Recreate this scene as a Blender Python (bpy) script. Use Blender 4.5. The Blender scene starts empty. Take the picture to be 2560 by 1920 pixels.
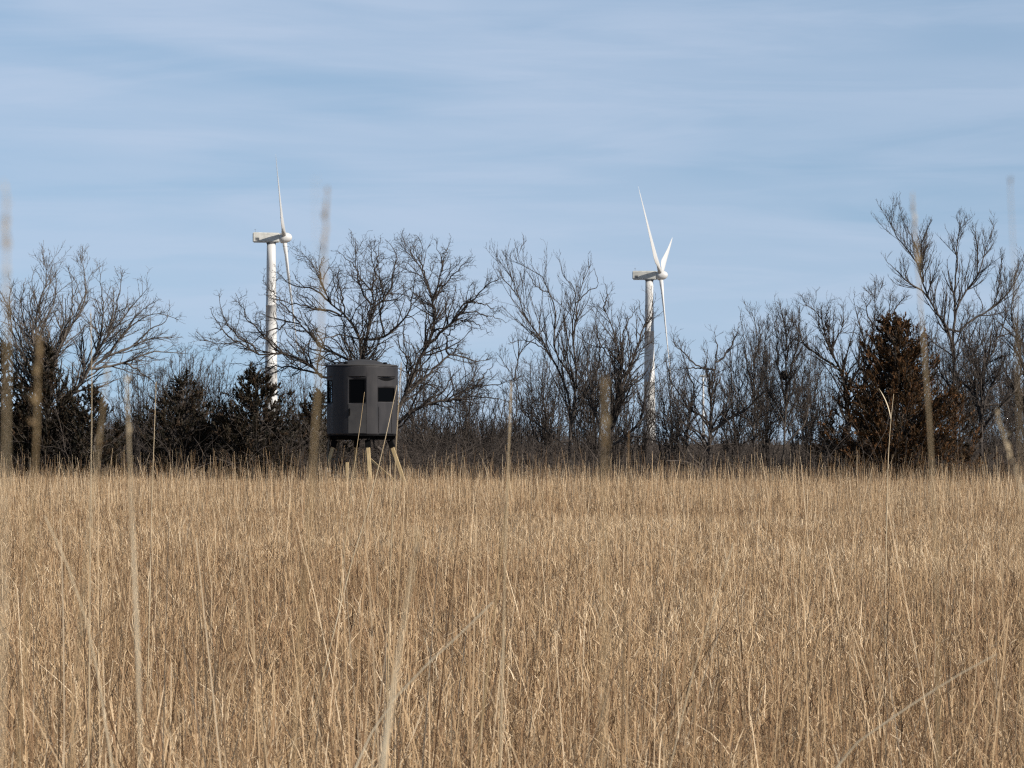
import bpy, bmesh, math
import numpy as np
from mathutils import Vector, Matrix

scene = bpy.context.scene
C = scene.collection
R = math.radians

# ------------------------------------------------------------------ camera
CAM_Z, FPX, HOR = 1.75, 8533.0, 1110.0          # eye height; focal length and horizon row in photo pixels
cam = bpy.data.objects.new('camera', bpy.data.cameras.new('camera'))
C.objects.link(cam)
cam.location = (0, 0, CAM_Z)
cam.rotation_euler = (R(90) + math.atan((HOR - 960) / FPX), 0, 0)
cam.data.sensor_width = 36
cam.data.lens = FPX / 2560 * 36
cam.data.clip_start, cam.data.clip_end = 0.1, 20000
cam.data.dof.use_dof = True
cam.data.dof.focus_distance = 24
cam.data.dof.aperture_fstop = 22
scene.camera = cam

# ------------------------------------------------------------------ sky, sun, exposure
SUN_EL, SUN_AZ = R(33), R(59)                    # azimuth from the camera side (-Y) towards +X
sun_dir = Vector((math.sin(SUN_AZ) * math.cos(SUN_EL), -math.cos(SUN_AZ) * math.cos(SUN_EL), math.sin(SUN_EL)))
world = bpy.data.worlds.new('World')
scene.world = world
world.use_nodes = True
nt = world.node_tree
nt.nodes.clear()
def N(t, kind, **kw):
    n = t.nodes.new(kind)
    for k, v in kw.items():
        if k[0] == '_': n.inputs[int(k[1:])].default_value = v
        else: setattr(n, k, v)
    return n
sky = N(nt, 'ShaderNodeTexSky', sky_type='NISHITA', sun_disc=False, sun_elevation=SUN_EL,
        sun_rotation=math.atan2(sun_dir.x, sun_dir.y), altitude=400, air_density=1.0, dust_density=0.25, ozone_density=4.0)
tc = N(nt, 'ShaderNodeTexCoord')
def streak(scale, seed, lo, hi, detail):
    mp = N(nt, 'ShaderNodeMapping'); mp.inputs['Scale'].default_value = scale; mp.inputs['Location'].default_value = seed
    mp.inputs['Rotation'].default_value = (0, R(1.2), 0)
    nz = N(nt, 'ShaderNodeTexNoise'); nz.inputs['Scale'].default_value = 1; nz.inputs['Detail'].default_value = detail
    nz.inputs['Roughness'].default_value = 0.58; nz.inputs['Distortion'].default_value = 0.7
    mr = N(nt, 'ShaderNodeMapRange', interpolation_type='SMOOTHSTEP')
    mr.inputs[1].default_value, mr.inputs[2].default_value = lo, hi
    nt.links.new(tc.outputs['Generated'], mp.inputs[0]); nt.links.new(mp.outputs[0], nz.inputs['Vector'])
    nt.links.new(nz.outputs[0], mr.inputs[0])
    return mr.outputs[0]
s1 = streak((8, 8, 85), (3.1, 0.4, 1.7), 0.36, 0.66, 8)      # thin cirrus streaks
s2 = streak((4, 4, 22), (7.3, 2.0, 4.2), 0.32, 0.62, 3)      # broad veil
mx = N(nt, 'ShaderNodeMath', operation='MULTIPLY_ADD', _1=0.34)
nt.links.new(s1, mx.inputs[0])
m2 = N(nt, 'ShaderNodeMath', operation='MULTIPLY', _1=0.55); nt.links.new(s2, m2.inputs[0]); nt.links.new(m2.outputs[0], mx.inputs[2])
cf = N(nt, 'ShaderNodeMath', operation='MULTIPLY_ADD', _1=0.52, _2=0.15); nt.links.new(mx.outputs[0], cf.inputs[0])
tint = N(nt, 'ShaderNodeMix', data_type='RGBA', blend_type='MULTIPLY'); tint.inputs[0].default_value = 1
tint.inputs['B'].default_value = (1.36, 1.29, 1.18, 1)
vm = N(nt, 'ShaderNodeVectorMath', operation='MULTIPLY_ADD'); vm.inputs[1].default_value = (1, 1, 0.55); vm.inputs[2].default_value = (0, 0, 0.13)
nt.links.new(tc.outputs['Generated'], vm.inputs[0]); nt.links.new(vm.outputs[0], sky.inputs[0])
nt.links.new(sky.outputs[0], tint.inputs['A'])
cm = N(nt, 'ShaderNodeMix', data_type='RGBA')
nt.links.new(cf.outputs[0], cm.inputs[0]); nt.links.new(tint.outputs['Result'], cm.inputs['A'])
cm.inputs['B'].default_value = (5.85, 6.72, 8.35, 1)
sx = N(nt, 'ShaderNodeSeparateXYZ'); nt.links.new(tc.outputs['Generated'], sx.inputs[0])
fz = N(nt, 'ShaderNodeMapRange', interpolation_type='SMOOTHSTEP'); nt.links.new(sx.outputs[2], fz.inputs[0])   # the cirrus thins out overhead
fz.inputs[1].default_value, fz.inputs[2].default_value, fz.inputs[3].default_value, fz.inputs[4].default_value = 0.14, 0.45, 1.0, 0.0
cz = N(nt, 'ShaderNodeMath', operation='MULTIPLY'); nt.links.new(cf.outputs[0], cz.inputs[0]); nt.links.new(fz.outputs[0], cz.inputs[1])
nt.links.new(cz.outputs[0], cm.inputs[0])
bg = N(nt, 'ShaderNodeBackground'); bg.inputs[1].default_value = 0.082
out = N(nt, 'ShaderNodeOutputWorld')
zd = N(nt, 'ShaderNodeMapRange'); nt.links.new(fz.outputs[0], zd.inputs[0]); zd.inputs[3].default_value, zd.inputs[4].default_value = 0.42, 1.0   # deeper blue overhead
dk = N(nt, 'ShaderNodeVectorMath', operation='SCALE'); nt.links.new(cm.outputs['Result'], dk.inputs[0]); nt.links.new(zd.outputs[0], dk.inputs['Scale'])
nt.links.new(dk.outputs[0], bg.inputs[0]); nt.links.new(bg.outputs[0], out.inputs[0])

sun = bpy.data.objects.new('sun', bpy.data.lights.new('sun', 'SUN'))
C.objects.link(sun)
sun.rotation_euler = (-sun_dir).to_track_quat('-Z', 'Y').to_euler()
sun.data.energy = 5.0
sun.data.angle = R(0.53)
sun.data.color = (1.0, 0.92, 0.82)
scene.view_settings.view_transform = 'Standard'
scene.view_settings.look = 'None'
scene.view_settings.exposure = 0.25
scene.view_settings.gamma = 1
scene.render.engine = 'CYCLES'
scene.cycles.max_bounces = 5
scene.cycles.diffuse_bounces = 3
scene.cycles.use_denoising = False
scene.cycles.filter_width = 1.2
scene.cycles.use_adaptive_sampling = False

# ------------------------------------------------------------------ helpers
def tag(o, label=None, cat=None, group=None, kind=None):
    if label: o['label'] = label
    if cat: o['category'] = cat
    if group: o['group'] = group
    if kind: o['kind'] = kind
    return o
def empty(name, loc, label, cat, group=None, rz=0):
    o = bpy.data.objects.new(name, None); C.objects.link(o)
    o.location = loc; o.rotation_euler = (0, 0, rz); o.empty_display_size = 0.3
    return tag(o, label, cat, group)
def P(px, py, Y):                                # photo pixel at distance Y -> world point
    return np.array([(px - 1280) / FPX * Y, Y, CAM_Z + (HOR - py) / FPX * Y])
def mesh_obj(name, V, F, mat, parent=None, smooth=True, attr=None):
    """V (n,3) in world (or the parent's local) space, F (m,k) or list of such arrays"""
    me = bpy.data.meshes.new(name)
    V = np.asarray(V, np.float32)
    Fs = [np.asarray(f, np.int32) for f in (F if isinstance(F, list) else [F]) if len(f)]
    me.vertices.add(len(V)); me.vertices.foreach_set('co', V.ravel())
    nl = sum(f.size for f in Fs); npoly = sum(len(f) for f in Fs)
    me.loops.add(nl); me.polygons.add(npoly)
    me.loops.foreach_set('vertex_index', np.concatenate([f.ravel() for f in Fs]))
    tot = np.concatenate([np.full(len(f), f.shape[1], np.int32) for f in Fs])
    me.polygons.foreach_set('loop_start', np.concatenate([[0], np.cumsum(tot)[:-1]]).astype(np.int32))
    me.update(calc_edges=True)
    me.polygons.foreach_set('use_smooth', np.full(npoly, smooth))
    if attr is not None:
        a = me.attributes.new('tint', 'FLOAT', 'POINT'); a.data.foreach_set('value', np.asarray(attr, np.float32))
    me.materials.append(mat)
    o = bpy.data.objects.new(name, me); C.objects.link(o)
    if parent: o.parent = parent
    return o
def bm_obj(name, bm, mat, parent=None, smooth=False):
    me = bpy.data.meshes.new(name)
    bmesh.ops.recalc_face_normals(bm, faces=bm.faces)
    for f in bm.faces: f.smooth = smooth
    bm.to_mesh(me); bm.free()
    me.materials.append(mat)
    o = bpy.data.objects.new(name, me); C.objects.link(o)
    if parent: o.parent = parent
    return o

# ------------------------------------------------------------------ materials
def mat_new(name):
    m = bpy.data.materials.new(name); m.use_nodes = True
    t = m.node_tree; b = t.nodes['Principled BSDF']
    return m, t, b
def ramp(t, stops):
    r = N(t, 'ShaderNodeValToRGB')
    e = r.color_ramp.elements
    while len(e) < len(stops): e.new(0.5)
    for k, (p, c) in enumerate(stops): e[k].position = p; e[k].color = (*c, 1)
    return r
def noise_mat(name, stops, scale, rough=0.7, detail=4, bump=0.0, spec=0.3, stretch=(1, 1, 1)):
    m, t, b = mat_new(name)
    tcn = N(t, 'ShaderNodeTexCoord'); mp = N(t, 'ShaderNodeMapping'); mp.inputs['Scale'].default_value = stretch
    nz = N(t, 'ShaderNodeTexNoise'); nz.inputs['Scale'].default_value = scale; nz.inputs['Detail'].default_value = detail
    r = ramp(t, stops)
    t.links.new(tcn.outputs['Object'], mp.inputs[0]); t.links.new(mp.outputs[0], nz.inputs['Vector'])
    t.links.new(nz.outputs[0], r.inputs[0]); t.links.new(r.outputs[0], b.inputs['Base Color'])
    b.inputs['Roughness'].default_value = rough
    b.inputs['Specular IOR Level'].default_value = spec
    if bump:
        bp = N(t, 'ShaderNodeBump'); bp.inputs['Strength'].default_value = bump; bp.inputs['Distance'].default_value = 0.02
        t.links.new(nz.outputs[0], bp.inputs['Height']); t.links.new(bp.outputs[0], b.inputs['Normal'])
    return m
def tint_mat(name, stops, rough=0.65, transl=0.25, spec=0.25):
    """dry plant matter: colour by a per-blade value, some light passes through"""
    m, t, b = mat_new(name)
    at = N(t, 'ShaderNodeAttribute', attribute_name='tint')
    r = ramp(t, stops)
    t.links.new(at.outputs['Fac'], r.inputs[0]); t.links.new(r.outputs[0], b.inputs['Base Color'])
    b.inputs['Roughness'].default_value = rough; b.inputs['Specular IOR Level'].default_value = spec
    if transl:
        tr = N(t, 'ShaderNodeBsdfTranslucent'); mxs = N(t, 'ShaderNodeMixShader'); mxs.inputs[0].default_value = transl
        t.links.new(r.outputs[0], tr.inputs[0])
        t.links.new(b.outputs[0], mxs.inputs[1]); t.links.new(tr.outputs[0], mxs.inputs[2])
        t.links.new(mxs.outputs[0], t.nodes['Material Output'].inputs[0])
    return m
M_grass = tint_mat('dry_grass', transl=0.16, stops= [(0.0, (0.09, 0.048, 0.024)), (0.3, (0.28, 0.170, 0.090)), (0.6, (0.50, 0.350, 0.196)), (1.0, (0.82, 0.665, 0.46))])
M_stalk = tint_mat('dry_stalk', [(0.0, (0.16, 0.10, 0.055)), (0.5, (0.45, 0.33, 0.18)), (1.0, (0.80, 0.70, 0.52))])
M_bark = noise_mat('bark', [(0.3, (0.032, 0.026, 0.022)), (0.7, (0.10, 0.084, 0.072))], 9, 0.85, bump=0.4)
M_barkpale = noise_mat('pale_bark', [(0.3, (0.075, 0.063, 0.054)), (0.7, (0.16, 0.14, 0.12))], 9, 0.85, bump=0.4)
M_twig = noise_mat('twig_bark', [(0.35, (0.034, 0.027, 0.023)), (0.65, (0.085, 0.069, 0.058))], 3, 0.8)
M_twigpale = noise_mat('pale_twig_bark', [(0.35, (0.09, 0.075, 0.063)), (0.65, (0.17, 0.145, 0.125))], 3, 0.8)
M_cedar = tint_mat('rusty_cedar', [(0.0, (0.018, 0.014, 0.007)), (0.45, (0.076, 0.041, 0.016)), (1.0, (0.165, 0.078, 0.030))], 0.7, 0.12)
M_cedardark = tint_mat('dark_cedar', [(0.0, (0.012, 0.012, 0.007)), (0.5, (0.034, 0.026, 0.015)), (1.0, (0.075, 0.046, 0.027))], 0.7, 0.1)
M_ground = noise_mat('ground_litter', [(0.3, (0.060, 0.040, 0.025)), (0.7, (0.16, 0.115, 0.07))], 6, 0.95, detail=8)
M_white = noise_mat('turbine_white', [(0.3, (0.585, 0.585, 0.57)), (0.7, (0.625, 0.625, 0.61))], 0.35, 0.42, spec=0.4)
M_dirty = noise_mat('nacelle_white', [(0.3, (0.46, 0.46, 0.42)), (0.62, (0.64, 0.64, 0.60))], 0.9, 0.5, detail=6)
M_dark = noise_mat('vent_grey', [(0.3, (0.09, 0.09, 0.09)), (0.7, (0.14, 0.14, 0.14))], 2)
M_blind = noise_mat('blind_plastic', [(0.3, (0.022, 0.022, 0.025)), (0.72, (0.040, 0.038, 0.040))], 5, 0.6, detail=8, bump=0.12, spec=0.3, stretch=(1, 1, 0.35))
M_roof = noise_mat('blind_roof_plastic', [(0.3, (0.042, 0.041, 0.042)), (0.7, (0.062, 0.060, 0.059))], 4, 0.6, detail=8, bump=0.12)
M_black = noise_mat('black_fittings_and_shade', [(0.3, (0.004, 0.004, 0.004)), (0.7, (0.008, 0.008, 0.009))], 8, 0.7, spec=0.05)  # black fittings; also painted shade of the eyebrow slots and platform
M_wood = noise_mat('timber', [(0.3, (0.40, 0.30, 0.16)), (0.7, (0.58, 0.46, 0.27))], 6, 0.75, stretch=(6, 6, 0.6))
M_wooddark = noise_mat('dark_timber', [(0.3, (0.10, 0.085, 0.065)), (0.7, (0.19, 0.16, 0.125))], 6, 0.85, stretch=(6, 6, 0.6))  # timber in a darker tone, for the ladder
M_glass, _t, _b = mat_new('smoked_pane_dark_inside')  # smoked glass; its black also stands in for the open window's dark inside
_b.inputs['Base Color'].default_value = (0.0012, 0.0012, 0.0015, 1); _b.inputs['Roughness'].default_value = 0.12; _b.inputs['Specular IOR Level'].default_value = 0.04
_nz = N(_t, 'ShaderNodeTexNoise'); _nz.inputs['Scale'].default_value = 3
_bp = N(_t, 'ShaderNodeBump'); _bp.inputs['Strength'].default_value = 0.05
_t.links.new(_nz.outputs[0], _bp.inputs['Height']); _t.links.new(_bp.outputs[0], _b.inputs['Normal'])

M_clear, _t, _b = mat_new('clear_pane')
_b.inputs['Roughness'].default_value = 0.05; _b.inputs['Base Color'].default_value = (0.02, 0.022, 0.025, 1)
_tr = N(_t, 'ShaderNodeBsdfTransparent'); _tr.inputs[0].default_value = (0.82, 0.86, 0.9, 1)
_mx = N(_t, 'ShaderNodeMixShader'); _mx.inputs[0].default_value = 0.75
_t.links.new(_b.outputs[0], _mx.inputs[1]); _t.links.new(_tr.outputs[0], _mx.inputs[2]); _t.links.new(_mx.outputs[0], _t.nodes['Material Output'].inputs[0])

# ------------------------------------------------------------------ ground
gm = bmesh.new()
xs = [-6000, -900, -200, -60, -20, 20, 60, 200, 900, 6000]
ys = [-300, -20, 40, 90, 120, 300, 1000, 3000, 9000]
vv = [[gm.verts.new((x, y, 0)) for x in xs] for y in ys]
for j in range(len(ys) - 1):
    for i in range(len(xs) - 1):
        gm.faces.new((vv[j][i], vv[j][i + 1], vv[j + 1][i + 1], vv[j + 1][i]))
tag(bm_obj('ground', gm, M_ground), 'brown bare soil and litter under the dry prairie grass', 'ground', kind='structure')

# ------------------------------------------------------------------ tubes for stems, limbs and twigs
def tubes(P_, R_, s):
    """P_ (M,n,3) centre lines, R_ (M,n) radii -> verts, quads"""
    M, n, _ = P_.shape
    T = np.gradient(P_, axis=1); T /= np.linalg.norm(T, axis=2, keepdims=True) + 1e-9
    ref = np.where(np.abs(T[:, :1, 2:3]) > 0.8, np.array([1.0, 0.2, 0]), np.array([0.1, 0.2, 1.0]))
    U = np.cross(T, np.broadcast_to(ref, T.shape)); U /= np.linalg.norm(U, axis=2, keepdims=True) + 1e-9
    W = np.cross(T, U)
    a = np.arange(s) * 2 * np.pi / s
    V = P_[:, :, None] + R_[:, :, None, None] * (U[:, :, None] * np.cos(a)[None, None, :, None] + W[:, :, None] * np.sin(a)[None, None, :, None])
    idx = np.arange(M * n * s).reshape(M, n, s)
    nx = np.roll(idx, -1, 2)
    F = np.stack([idx[:, :-1], nx[:, :-1], nx[:, 1:], idx[:, 1:]], -1).reshape(-1, 4)
    return V.reshape(-1, 3), F
def join(parts):
    Vs, Fs, o = [], [], 0
    for V, F in parts:
        Vs.append(V); Fs.append(F + o); o += len(V)
    return np.concatenate(Vs), np.concatenate(Fs)
def resample(pts, n):
    pts = np.asarray(pts, float)
    d = np.r_[0, np.cumsum(np.linalg.norm(np.diff(pts[:, :2], axis=0), axis=1))]
    # smooth through the points with a cubic Hermite (Catmull-Rom) before taking n even steps
    m = np.gradient(pts, d, axis=0)
    q = np.linspace(0, d[-1], n)
    k = np.clip(np.searchsorted(d, q, 'right') - 1, 0, len(d) - 2)
    h = (d[k + 1] - d[k])[:, None]; t = (q - d[k])[:, None] / h
    return ((2*t**3 - 3*t**2 + 1) * pts[k] + (t**3 - 2*t**2 + t) * h * m[k] + (-2*t**3 + 3*t**2) * pts[k + 1] + (t**3 - t**2) * h * m[k + 1])
def unit(v): return v / (np.linalg.norm(v, axis=-1, keepdims=True) + 1e-9)
def offshoots(rng, P_, R_, spacing, tmin, ang, ratio, lim, n, crook, trop, rr, rmin):
    """children of every centre line in P_: new centre lines and radii"""
    M, m, _ = P_.shape
    L = np.linalg.norm(np.diff(P_, axis=1), axis=2).sum(1)
    cnt = rng.poisson(L * (1 - tmin) / spacing); cnt = np.maximum(cnt, 1)
    par = np.repeat(np.arange(M), cnt); K = len(par)
    t = tmin + (1 - tmin) * rng.random(K) ** 0.85
    f = t * (m - 1); k = np.clip(f.astype(int), 0, m - 2); f = (f - k)[:, None]
    p0 = P_[par, k] * (1 - f) + P_[par, k + 1] * f
    r0 = R_[par, k] * (1 - f[:, 0]) + R_[par, k + 1] * f[:, 0]
    T = unit(P_[par, k + 1] - P_[par, k])
    side = unit(np.cross(T, rng.normal(size=(K, 3))))
    a = rng.uniform(ang[0], ang[1], K)[:, None]
    d = T * np.cos(a) + side * np.sin(a)
    d[:, 2] += trop
    d = unit(d)
    ln = np.clip(L[par] * ratio * (1.08 - 0.92 * t) * rng.uniform(0.5, 1.3, K), lim[0], lim[1])
    Q = np.zeros((K, n, 3)); Q[:, 0] = p0
    for i in range(1, n):
        d = unit(d + crook * rng.normal(size=(K, 3)) + np.array([0, 0, trop * 0.35]))
        Q[:, i] = Q[:, i - 1] + d * (ln / (n - 1))[:, None]
    rs = np.clip(np.minimum(r0 * rr, ln * 0.018 + rmin * 0.4), rmin, None)
    Rq = rs[:, None] * np.linspace(1, 0.4, n)[None]
    return Q, np.maximum(Rq, rmin * 0.6)

def bare_tree(name, label, Y, limbs, seed, group='bare trees of the hedgerow', cat='tree', rscale=1.0, dens=1.0,
              trop=0.12, crook=0.22, spread=(0.4, 0.98), depth=1.3, twig_len=0.95, pale=False, rmin=0.0047):
    """limbs: (start radius in m, [photo pixels ...]); a limb that starts on an earlier one takes that one's depth"""
    rng = np.random.default_rng(seed)
    bx, by = limbs[0][1][0]
    base = P(bx, by, Y); base[2] = 0
    root = empty(name, base, label, cat, group)
    done, LP, LR = [], [], []
    n = 16
    for r0, pts in limbs:
        p = resample(pts, n)
        d0, r_att = 0.0, None
        for q, dq, rq in done:
            e = np.hypot(q[:, 0] - p[0, 0], q[:, 1] - p[0, 1]); k = e.argmin()
            if e[k] < 22: d0 = dq[k]; r_att = rq[k]; p[0] = q[k]; break
        ln = np.hypot(*(p[-1] - p[0])) / FPX * Y
        dd = d0 + rng.uniform(-depth, depth) * min(1, ln / 3) * np.linspace(0, 1, n) ** 1.3
        rr_ = r0 * 0.68 * rscale * np.linspace(1, 0, n) ** 0.9 + 0.0055
        done.append((p, dd, rr_))
        w = np.array([P(a, b, Y + c) for (a, b), c in zip(p, dd)])
        if r_att is None and p[0, 1] > 1120: w[0, 2] = -0.05
        w[1:-1] += rng.normal(size=(n - 2, 3)) * 0.022 * (crook / 0.22)
        LP.append(w); LR.append(rr_)
    LP, LR = np.array(LP), np.array(LR)
    A, RA = offshoots(rng, LP, LR, 0.155 / dens, 0.15, spread, 0.42, (0.18, 1.7 * twig_len), 8, crook * 0.85, trop, 0.6, rmin * 1.3)
    B, RB = offshoots(rng, A, RA, 0.14 / dens, 0.10, spread, 0.5, (0.2, 0.95 * twig_len), 6, crook, trop, 0.65, rmin)
    D, RD = offshoots(rng, B, RB, 0.20 / dens, 0.15, spread, 0.55, (0.12, 0.5 * twig_len), 5, crook, trop, 0.8, rmin * 0.85)
    V, F = join([tubes(LP, LR, 7)]); mesh_obj('trunk', V - base, F, M_barkpale if pale else M_bark, root)
    V, F = join([tubes(A, RA, 4), tubes(B, RB, 3), tubes(D, RD, 3)])
    mesh_obj('crown', V - base, F, M_twigpale if pale else M_twig, root)
    return root

# ------------------------------------------------------------------ wind turbines
def lathe(profile, seg, axis='Z'):
    bm = bmesh.new(); rings = []
    for r, h in profile:
        ring = []
        for k in range(seg):
            a = 2 * math.pi * k / seg
            c = (r * math.cos(a), r * math.sin(a), h) if axis == 'Z' else (h, r * math.cos(a), r * math.sin(a))
            ring.append(bm.verts.new(c))
        rings.append(ring)
    for a, b in zip(rings, rings[1:]):
        for k in range(seg): bm.faces.new((a[k], a[(k + 1) % seg], b[(k + 1) % seg], b[k]))
    bm.faces.new(rings[0][::-1]); bm.faces.new(rings[-1])
    return bm
def box_bm(x0, x1, y0, y1, z0, z1, bevel=0.0, bm=None, mat4=None):
    bm = bm or bmesh.new()
    r = bmesh.ops.create_cube(bm, size=1)
    for v in r['verts']:
        v.co = Vector((x0 + (v.co.x + .5) * (x1 - x0), y0 + (v.co.y + .5) * (y1 - y0), z0 + (v.co.z + .5) * (z1 - z0)))
    if bevel:
        es = {e for v in r['verts'] for e in v.link_edges}
        rr = bmesh.ops.bevel(bm, geom=list(es), offset=bevel, segments=2, affect='EDGES')
    if mat4 is not None:
        for v in r['verts']:
            if v.is_valid: v.co = mat4 @ v.co
    return bm
def blade_mesh(L):
    """one blade along +Z: round root, widest at a fifth of its length, thin pointed tip, twisted, bent upwind"""
    st = [(0.0, 0.95, 0.95), (0.05, 0.95, 0.92), (0.10, 1.35, 0.75), (0.17, 2.35, 0.6), (0.23, 2.65, 0.5), (0.35, 2.3, 0.4),
          (0.5, 1.85, 0.3), (0.65, 1.4, 0.22), (0.8, 1.0, 0.15), (0.92, 0.62, 0.1), (0.98, 0.25, 0.04), (1.0, 0.05, 0.02)]
    bm = bmesh.new(); rings = []; seg = 16
    for t, ch, th in st:
        z = 1.0 + t * (L - 1.0)
        tw = R(16 * (1 - t) ** 2 + 2)
        pre = 0.25 * t * t
        le = min(ch * 0.5, 0.48 + 0.12 * ch)
        ring = []
        for k in range(seg):
            a = 2 * math.pi * k / seg
            cx = math.cos(a)
            y = (cx * 0.5 * ch) - (ch * 0.5 - le)
            ch_ = ch; s = math.sin(a) * 0.6 * th * (1 if t < 0.08 else (0.55 + 0.45 * cx) ** 0.6 * 1.15 + 0.05)
            ring.append(bm.verts.new((s * math.cos(tw) + y * math.sin(tw) + pre, y * math.cos(tw) - s * math.sin(tw), z)))
        rings.append(ring)
    for a, b in zip(rings, rings[1:]):
        for k in range(seg): bm.faces.new((a[k], a[(k + 1) % seg], b[(k + 1) % seg], b[k]))
    bm.faces.new(rings[0][::-1]); bm.faces.new(rings[-1])
    return bm
def turbine(px, D, hub_z, yaw, phis, L, label):
    x, y, _ = P(px, HOR, D)
    root = empty('wind_turbine', (x, y, 0), label, 'wind turbine', 'white three-bladed wind turbines', R(yaw))
    th = hub_z - 1.35
    prof = [(1.85, -0.3)] + [(1.85 - (0.75 * k / 10), th * k / 10) for k in range(1, 11)]
    p2 = []
    for i, (r, h) in enumerate(prof):            # a slightly proud flange ring at each section joint
        p2.append((r, h))
        if i in (4, 7): p2 += [(r + 0.05, h + 0.02), (r + 0.05, h + 0.2), (r - 0.01, h + 0.22)]
    bm_obj('tower', lathe(p2, 40), M_white, root, True)
    bm_obj('yaw_collar', lathe([(1.22, th), (1.22, th + 0.22)], 32), M_dark, root, True)
    nb = box_bm(-4.7, 2.2, -1.4, 1.4, th + 0.2, th + 2.85)
    for v in nb.verts:
        if v.co.x > 0: v.co.y *= 0.86; v.co.z = hub_z + (v.co.z - hub_z) * 0.92
        elif v.co.z < hub_z: v.co.z += 0.12
    bmesh.ops.bevel(nb, geom=list(nb.edges), offset=0.22, segments=3, affect='EDGES')
    nac = bm_obj('nacelle', nb, M_dirty, root)
    vb = bmesh.new()
    for k in range(5): box_bm(-4.0 + k * 0.0, -3.0, -1.425, -1.405, th + 0.75 + k * 0.16, th + 0.83 + k * 0.16, bm=vb)
    bm_obj('vent', vb, M_dark, nac)
    mb = box_bm(-4.1, -4.04, -0.03, 0.03, th + 2.8, th + 3.7)
    box_bm(-4.35, -3.8, -0.03, 0.03, th + 3.55, th + 3.6, bm=mb)
    bm_obj('wind_vane_mast', mb, M_dark, nac)
    # rotor: axis +X, tilted nose-up
    rot = Matrix.Translation((3.3, 0, hub_z + 0.15)) @ Matrix.Rotation(R(-6.5), 4, 'Y')
    hb = lathe([(1.0, -1.15), (1.3, -0.95), (1.36, 0.0), (1.30, 0.7), (1.08, 1.3), (0.72, 1.75), (0.3, 1.98), (0.02, 2.03)], 32, 'X')
    hb.transform(rot)
    hub = bm_obj('hub', hb, M_white, root, True)
    for ph in phis:
        b = blade_mesh(L)
        b.transform(rot @ Matrix.Rotation(R(-ph), 4, 'X'))
        bm_obj('blade', b, M_white, root, True)
    return root
turbine(677.5, 870, 54.2, 3.4, (60.5, -59.5, 180.5), 37, 'tall white wind turbine seen edge-on, tower rising behind left half of the big spreading tree')
turbine(1623.5, 972, 49.6, -10.3, (-50.4, 69.4, 189.4), 37, 'white wind turbine with two raised blades in a V, above the gap between bare trees')
turbine(1758, 4200, 85, 4.5, (64, -56, 184), 36, 'smallest, far wind turbine almost hidden behind the forked tree with a thick slanting limb')

# ------------------------------------------------------------------ hunting blind
BY = 86.0
bc = P(906, HOR, BY); bc[2] = 0
blind = empty('hunting_blind', bc, 'dark grey round box blind with domed roof raised on timber legs at the field edge', 'hunting blind')
k = BY / FPX
def bz(py): return CAM_Z + (HOR - py) * k
RB, ZB, ZT = 0.895, bz(1087), bz(917)
bays = [-68, -6, 49, 110, 164, -120]
half_of = {-68: 14.5, -6: 15.5, 49: 22.5, 110: 17, 164: 15.5, -120: 16}
# angle 0 faces the camera (-Y), positive to the right (+X)
def cyl(a, r, z): return Vector((r * math.sin(R(a)), -r * math.cos(R(a)), z))
win = {-68: (bz(1008), bz(952), 12), -6: (bz(1008), bz(950), 13.2), 49: (bz(1005), bz(970), 20.5), 110: (bz(1005), bz(970), 14), 164: (bz(1008), bz(952), 12), -120: (bz(1005), bz(965), 13)}
angs = sorted({round(a, 3) for b in bays for a in [b - half_of[b], b - half_of[b] + .8, b + half_of[b] - .8, b + half_of[b], b - win[b][2], b + win[b][2]] + [b + s for s in (-4, 0, 4)]}
              | {round(-180 + 5 * i, 3) for i in range(72) if not any(abs(((-180 + 5 * i) - b + 180) % 360 - 180) < half_of[b] + 1.5 for b in bays)})
zl = sorted({round(z, 4) for z in [ZB, ZB + 0.04, ZT, ZT - 0.03, bz(944), bz(942), bz(1018), bz(1083)] + [q for w in win.values() for q in w[:2]]})
ztop = bz(943)
def bay_of(a):
    for b in bays:
        if abs((a - b + 180) % 360 - 180) <= half_of[b] + 0.01: return b
def wall_r(a, z):
    b = bay_of(a)
    if b is None or z > ztop: return RB
    da = abs((a - b + 180) % 360 - 180); half = half_of[b]
    if da > half - 0.5: return RB
    return (RB * math.cos(R(half)) - 0.004) / math.cos(R(da))
bm = bmesh.new()
G = [[bm.verts.new(cyl(a, wall_r(a, z), z)) for z in zl] for a in angs]
for i in range(len(angs)):
    i2 = (i + 1) % len(angs)
    am = (angs[i] + (angs[i2] if i2 else angs[0] + 360)) / 2
    for j in range(len(zl) - 1):
        zm = (zl[j] + zl[j + 1]) / 2
        b = bay_of(am)
        if b is not None:
            z0, z1, hw = win[b]
            if z0 < zm < z1 and abs((am - b + 180) % 360 - 180) < hw: continue
        bm.faces.new((G[i][j], G[i2][j], G[i2][j + 1], G[i][j + 1]))
body = bm_obj('body', bm, M_blind, blind)
sm = body.modifiers.new('thickness', 'SOLIDIFY'); sm.thickness = 0.022; sm.offset = -1
for p in body.data.polygons: p.use_smooth = True
body.data.set_sharp_from_angle(angle=R(22))
bm_obj('floor', lathe([(RB - 0.03, ZB + 0.005), (RB - 0.03, ZB + 0.03)], 48), M_black, blind)
rf = bm_obj('roof', lathe([(RB + 0.004, ZT + 0.002), (RB + 0.012, ZT + 0.022), (RB - 0.03, ZT + 0.045), (RB * 0.66, ZT + 0.075), (RB * 0.60, ZT + 0.095),
                      (RB * 0.46, ZT + 0.14), (RB * 0.28, ZT + 0.172), (RB * 0.12, ZT + 0.185), (0.01, ZT + 0.187)], 64), M_roof, blind, True)
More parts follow.
